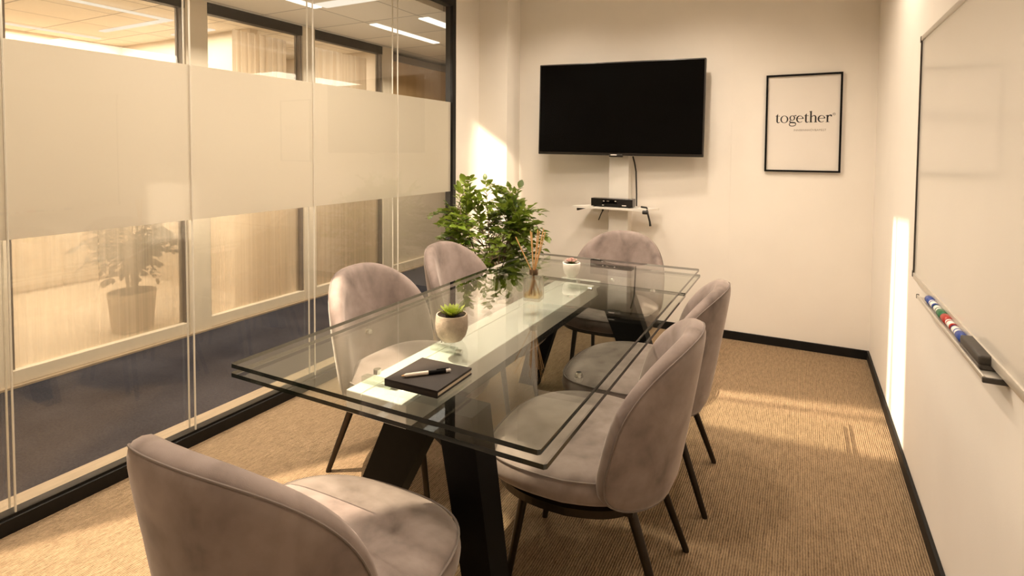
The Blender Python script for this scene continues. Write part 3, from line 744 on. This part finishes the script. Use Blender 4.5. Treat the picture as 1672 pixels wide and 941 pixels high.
obj('rosette', rosette(MB(), 46, .052, .04, (0, 0, .082), 24, .0085), M['succ'], p1, True, 60)
p2 = thing('potted_succulent', 'small pink tipped succulent in a white ceramic pot on the table', 'potted plant', (-1.03, 2.64, TZ)); p2.scale = (1.07, 1.07, 1.07)
pr = [(.0, 0), (.016, 0), (.020, .002), (.022, .007), (.034, .022), (.0415, .045), (.0425, .072), (.041, .074), (.0385, .074), (.038, .064), (.0, .064)]
obj('pot', MB().lathe(pr, 40), M['ceramic'], p2, True, 60)
obj('soil', MB().lathe([(.0375, .062), (.036, .066), (.0, .068)], 28), M['soil'], p2, True)
obj('leaves', rosette(MB(), 16, .036, .03, (0, 0, .068), 18, .0075), M['dgreen'], p2, True, 60)
bl = MB()
for q in range(7):
    a = q*.9; rosette(bl, 14, .017, .012, (.020*math.cos(a)*(q > 0), .020*math.sin(a)*(q > 0), .080+.008*(q == 0)), 12, .0036)
obj('blossom', bl, M['pink'], p2, True, 60, label='pink blossom cluster')

df = thing('reed_diffuser', 'square clear glass reed diffuser with wooden sticks on the table', 'diffuser', (-1.022, 2.17, TZ), math.radians(8))
def sqprof(mb, prof, n=8, rr=.16):
    ring = []
    for j in range(32):
        th = 2*PI*j/32; c, s = math.cos(th), math.sin(th); e = 2/7
        ring.append((math.copysign(abs(c)**e, c), math.copysign(abs(s)**e, s), c, s))
    vs = []
    for r, z, k in prof:     # k=1 square, 0 round
        for (a, b, c, s) in ring: vs.append((r*(a*k+c*(1-k)), r*(b*k+s*(1-k)), z))
    fs = []
    for i in range(len(prof)-1):
        for j in range(32): fs.append((i*32+j, i*32+(j+1) % 32, (i+1)*32+(j+1) % 32, (i+1)*32+j))
    fs.append(tuple(range(31, -1, -1))); fs.append(tuple((len(prof)-1)*32+j for j in range(32)))
    return mb.add(vs, fs)
obj('bottle', sqprof(MB(), [(.037, 0, 1), (.039, .003, 1), (.039, .098, 1), (.037, .103, 1), (.019, .105, 0), (.0175, .108, 0), (.0175, .126, 0), (.0125, .126, 0), (.0125, .106, 0), (.030, .099, 1), (.0345, .094, 1), (.0345, .014, 1), (.033, .012, 1)]), M['bglass'], df, True, 30)
obj('oil', sqprof(MB(), [(.0338, .0135, 1), (.0340, .030, 1)]), M['oil'], df, True, 30, label='pale amber scented oil')
obj('collar', MB().lathe([(.0185, .110), (.0195, .112), (.0195, .131), (.0185, .133), (.013, .133), (.013, .126)], 28), M['amber'], df, True, label='brown bottle collar')
sticks = [(-.075, -.028, .275), (-.020, .01, .300), (-.006, -.014, .298), (.012, .016, .306), (.028, -.012, .302), (.040, .010, .312), (.052, -.004, .300)]
for i, (dx, dy, zt) in enumerate(sticks):
    f = .017; bxx = -dx*.42; byy = -dy*.5
    bxx = max(-.026, min(.026, bxx)); 
    # from the bottle floor through the collar to the tip
    a = Vector((bxx, byy, .016)); m_ = Vector((dx*.11, dy*.3, .130)); b = Vector((dx, dy, zt))
    obj('reed_stick', MB().tube([a, m_, b], .0025, 8), M['reed'], df, True)

# ------------------------------------------------------------------ leafy plants
def leafy(root, zc, rad, zr, ntwig, nleaf, zpot, mleaf, seed, leafl=.05, lim=None):
    """stems fan out of the pot, twigs fill an egg-shaped crown of radius rad and half height zr about zc, leaves sit along the twigs"""
    R = random.Random(seed); stems = MB(); leaves = MB(); twigs = []; mains = []
    def bz(a, m, b, n): return [((1-t)**2)*a+2*t*(1-t)*m+t*t*b for t in [k/n for k in range(n+1)]]
    for i in range(11):
        a = 2*PI*i/11+R.uniform(-.3, .3); sp = rad*R.uniform(.15, .6)
        top = Vector((math.cos(a)*sp, math.sin(a)*sp, zc+zr*R.uniform(-.1, .55)))
        b0 = Vector((math.cos(a)*.03, math.sin(a)*.03, zpot-.03)); m = b0.lerp(top, .5)+Vector((-math.cos(a)*.05, -math.sin(a)*.05, .08))
        pts = bz(b0, m, top, 9); stems.tube(pts, [.0075*(1-.65*k/9) for k in range(10)], 6); mains.append(pts)
    for q in range(ntwig):
        z = R.uniform(-1, 1); an = R.uniform(0, 2*PI); rr = math.sqrt(1-z*z); k = R.uniform(.55, 1.0)*(1.12 if R.random() < .14 else 1)
        en = Vector((math.cos(an)*rr*rad*k, math.sin(an)*rr*rad*k, zc+z*zr*k))
        pool = [p for mp in mains for p in mp[3:]]
        st = min(R.sample(pool, 12), key=lambda p: (p-en*.75-Vector((0, 0, (zc-.12)*.25))).length)
        m = st.lerp(en, .5)+Vector((0, 0, .05)); tp = bz(st, m, en, 6)
        stems.tube(tp, [.0030*(1-.6*j/6) for j in range(7)], 5); twigs.append(tp)
    per = max(4, nleaf//len(twigs))
    for tw in twigs:
        for k in range(per):
            t = (.22+.78*(k+.6)/per)*(len(tw)-1); i = min(int(t), len(tw)-2); p = tw[i].lerp(tw[i+1], t-i); d = (tw[i+1]-tw[i]).normalized()
            sd = 1 if k % 2 else -1
            side = d.cross(Vector((0, 0, 1)))
            if side.length < .01: side = Vector((1, 0, 0))
            side.normalize()
            di = d*.6+side*sd*R.uniform(.5, 1.0)+Vector((R.uniform(-.35, .35), R.uniform(-.35, .35), R.uniform(-.2, .5)))
            if k == per-1: di = d+Vector((0, 0, .15))
            di.normalize(); L_ = leafl*R.uniform(.65, 1.2)
            w = di.cross(Vector((R.uniform(-.6, .6), R.uniform(-.6, .6), 1))); w.normalize(); up = w.cross(di); up = up if up.z > 0 else -up
            wd = L_*.31
            c = []
            for s_, ww, dr in ((.06, .12, 0), (.28, .82, .02), (.52, 1.0, .02), (.78, .68, -.03), (1.0, .04, -.10)):
                q = p+di*L_*s_+up*L_*dr
                c += [q-w*wd*ww+up*wd*.22*ww, q, q+w*wd*ww+up*wd*.22*ww]
            if lim and (min(v.x for v in c) < lim[0] or max(v.y for v in c) > lim[1]): continue
            fs = []
            for j in range(4):
                fs += [(j*3, j*3+1, j*3+4, j*3+3), (j*3+1, j*3+2, j*3+5, j*3+4)]
            leaves.add(c, fs)
    obj('stems', stems, M['bark'], root, True)
    return obj('foliage', leaves, mleaf, root, True, 80)
def pot(root, r, h):
    obj('pot', MB().lathe([(.0, 0), (r*.80, 0), (r*.84, .006), (r, h*.96), (r, h), (r*.92, h), (r*.90, h*.86), (0, h*.86)], 40), M['potm'], root, True, 50)
    obj('soil', MB().lathe([(r*.895, h*.84), (r*.88, h*.89), (0, h*.91)], 30), M['soil'], root, True)
pl = thing('leafy_plant', 'bushy green indoor plant in the corner beside the black glass post', 'plant', (-1.995, 3.50, 0))
pot(pl, .17, .34)
leafy(pl, .765, .49, .445, 165, 2300, .31, M['leaf'], 5, .067, lim=(-.475, .60))
p3 = thing('reflection_plant', 'dark leafy plant added behind the far partition in place of a plant reflection', 'plant', (-4.55, 2.40, 0))  # added plant, stands in for a reflection in the glass
pot(p3, .16, .30)
leafy(p3, .80, .40, .47, 150, 2200, .27, M['leaf2'], 11, .062)

# ------------------------------------------------------------------ lights
WARM = (1, .828, .65)
def lamp(kind, name, loc, energy, col=WARM, target=None, **kw):
    d = bpy.data.lights.new(name, kind); d.energy = energy; d.color = col
    for k, v in kw.items(): setattr(d, k, v)
    o = bpy.data.objects.new(name, d); COL.objects.link(o); o.location = loc
    if target is not None:
        o.rotation_euler = (Vector(target)-Vector(loc)).to_track_quat('-Z', 'Y').to_euler()
    return o
for (u, v, e) in ((-1.9, .9, 60), (-1.75, 2.3, 95), (-.75, 2.3, 52), (-1.75, 3.65, 44), (-.72, 3.55, 62), (-.95, -.15, 34), (.20, 3.12, 46), (-.1, 1.2, 26)):  # the one behind the viewpoint is added fill, no fixture known there
    lamp('SPOT', 'downlight', (u, v, HC-.015), e, target=(u, v, 0), spot_size=math.radians(150), spot_blend=1.0, shadow_soft_size=.06)
for (u, v) in ((-1.9, 1.6), (-1.2, 2.9)): lamp('SPOT', 'downlight', (u, v, HC-.015), 48, target=(u, v, 0), spot_size=math.radians(165), spot_blend=1.0, shadow_soft_size=.10)
# corridor and office
for v in (.6, 2.6, 4.4): lamp('AREA', 'corridor_light', (-3.3, v, HO-.35), 25, (1, .90, .76), target=(-3.3, v, 0), shape='RECTANGLE', size=.5, size_y=1.2)
for v in (1.6, 3.6): lamp('POINT', 'corridor_glow', (-3.25, v, 1.45), 9, (1, .90, .76), shadow_soft_size=.25)
lamp('AREA', 'office_light', (-5.6, 2.3, HO-.02), 105, (1, .87, .72), target=(-5.6, 2.3, 0), shape='RECTANGLE', size=2.0, size_y=2.0)
lamp('AREA', 'office_light', (-4.9, 4.2, HO-.02), 20, (1, .87, .72), target=(-4.9, 4.2, 0), shape='RECTANGLE', size=.6, size_y=.6)

# narrow projector lamps added out of view to imitate sunlight; a mask shapes each
def sun_beam(loc, tgt, energy, hw_, hh_, dist, label, soft=.0012, col=(1, .80, .58), drop=0, bar=None):
    q = (Vector(tgt)-Vector(loc)).to_track_quat('-Z', 'Y')
    d = bpy.data.lights.new('sun_beam_lamp', 'SPOT'); d.energy = energy; d.color = col; d.spot_size = math.radians(120); d.spot_blend = .05; d.shadow_soft_size = soft
    r = thing('added_sun_beam', label, 'added_light', loc)
    r.rotation_mode = 'QUATERNION'; r.rotation_quaternion = q
    o = bpy.data.objects.new('sun_beam_lamp', d); COL.objects.link(o); o.parent = r
    S = max(hw_, hh_)+.03
    m = MB().box(-S, -hw_, -S, S, -dist-.002, -dist).box(hw_, S, -S, S, -dist-.002, -dist).box(-hw_, hw_, -S, -hh_, -dist-.002, -dist).prism([(-hw_, hh_), (hw_, hh_-drop), (hw_, S), (-hw_, S)], -dist-.002, -dist)
    if bar: m.box(bar[0], bar[1], -hh_, hh_, -dist-.002, -dist)
    obj('beam_mask', m, M['black'], r)
    obj('beam_shield', MB().box(-S, -S+.003, -S, S, -dist, .04).box(S-.003, S, -S, S, -dist, .04).box(-S, S, -S, -S+.003, -dist, .04).box(-S, S, S-.003, S, -dist, .04).box(-S, S, -S, S, .04, .043), M['black'], r)
    return r
D = .10
sun_beam((-2.30, 2.95, 2.56), (.30, 3.26, .26), 900, .0076, .023, D, 'added slotted lamp imitating the sun streak on floor and right wall', bar=(-.0044, -.0032))
sun_beam((-1.95, 1.30, 2.62), (-1.52, 1.04, 0), 480, .036, .026, D, 'added lamp imitating the sun patch on the left floor and front chair')
sun_beam((-1.5, 1.7, 2.60), (-2.352, 4.16, .75), 480, .0064, .028, D, 'added lamp imitating the sun patch on the corner pier', drop=.010)

wd = bpy.data.worlds.new('world'); SC.world = wd; wd.use_nodes = True
wd.node_tree.nodes['Background'].inputs[0].default_value = (.9, .8, .68, 1); wd.node_tree.nodes['Background'].inputs[1].default_value = .05

# ------------------------------------------------------------------ camera
f, cy, yaw, pitch, roll = 904.5765, 282.1825, .4809, .04, .0068
cyw, syw = math.cos(yaw), math.sin(yaw)
fw = Vector((-syw*math.cos(pitch), cyw*math.cos(pitch), -math.sin(pitch)))
r0 = Vector((cyw, syw, 0)); u0 = r0.cross(fw)
Rv = r0*math.cos(roll)+u0*math.sin(roll); Uv = -r0*math.sin(roll)+u0*math.cos(roll)
cd = bpy.data.cameras.new('camera'); cam = bpy.data.objects.new('camera', cd); COL.objects.link(cam)
mw = Matrix((Rv, Uv, -fw)).transposed().to_4x4(); mw.translation = Vector((0, 0, 1.4)); cam.matrix_world = mw
cd.sensor_fit = 'HORIZONTAL'; cd.sensor_width = 36; cd.lens = f/1672*36; cd.shift_y = (cy-470.5)/1672; cd.clip_start = .02
SC.camera = cam

SC.view_settings.view_transform = 'Standard'; SC.view_settings.look = 'None'; SC.view_settings.gamma = 1; SC.view_settings.exposure = 0.46
SC.view_settings.use_curve_mapping = False
cy_ = SC.cycles
cy_.max_bounces = 10; cy_.diffuse_bounces = 5; cy_.glossy_bounces = 4; cy_.transmission_bounces = 8; cy_.transparent_max_bounces = 40
cy_.use_denoising = True; cy_.sample_clamp_indirect = 6.0; cy_.caustics_reflective = False; cy_.caustics_refractive = False
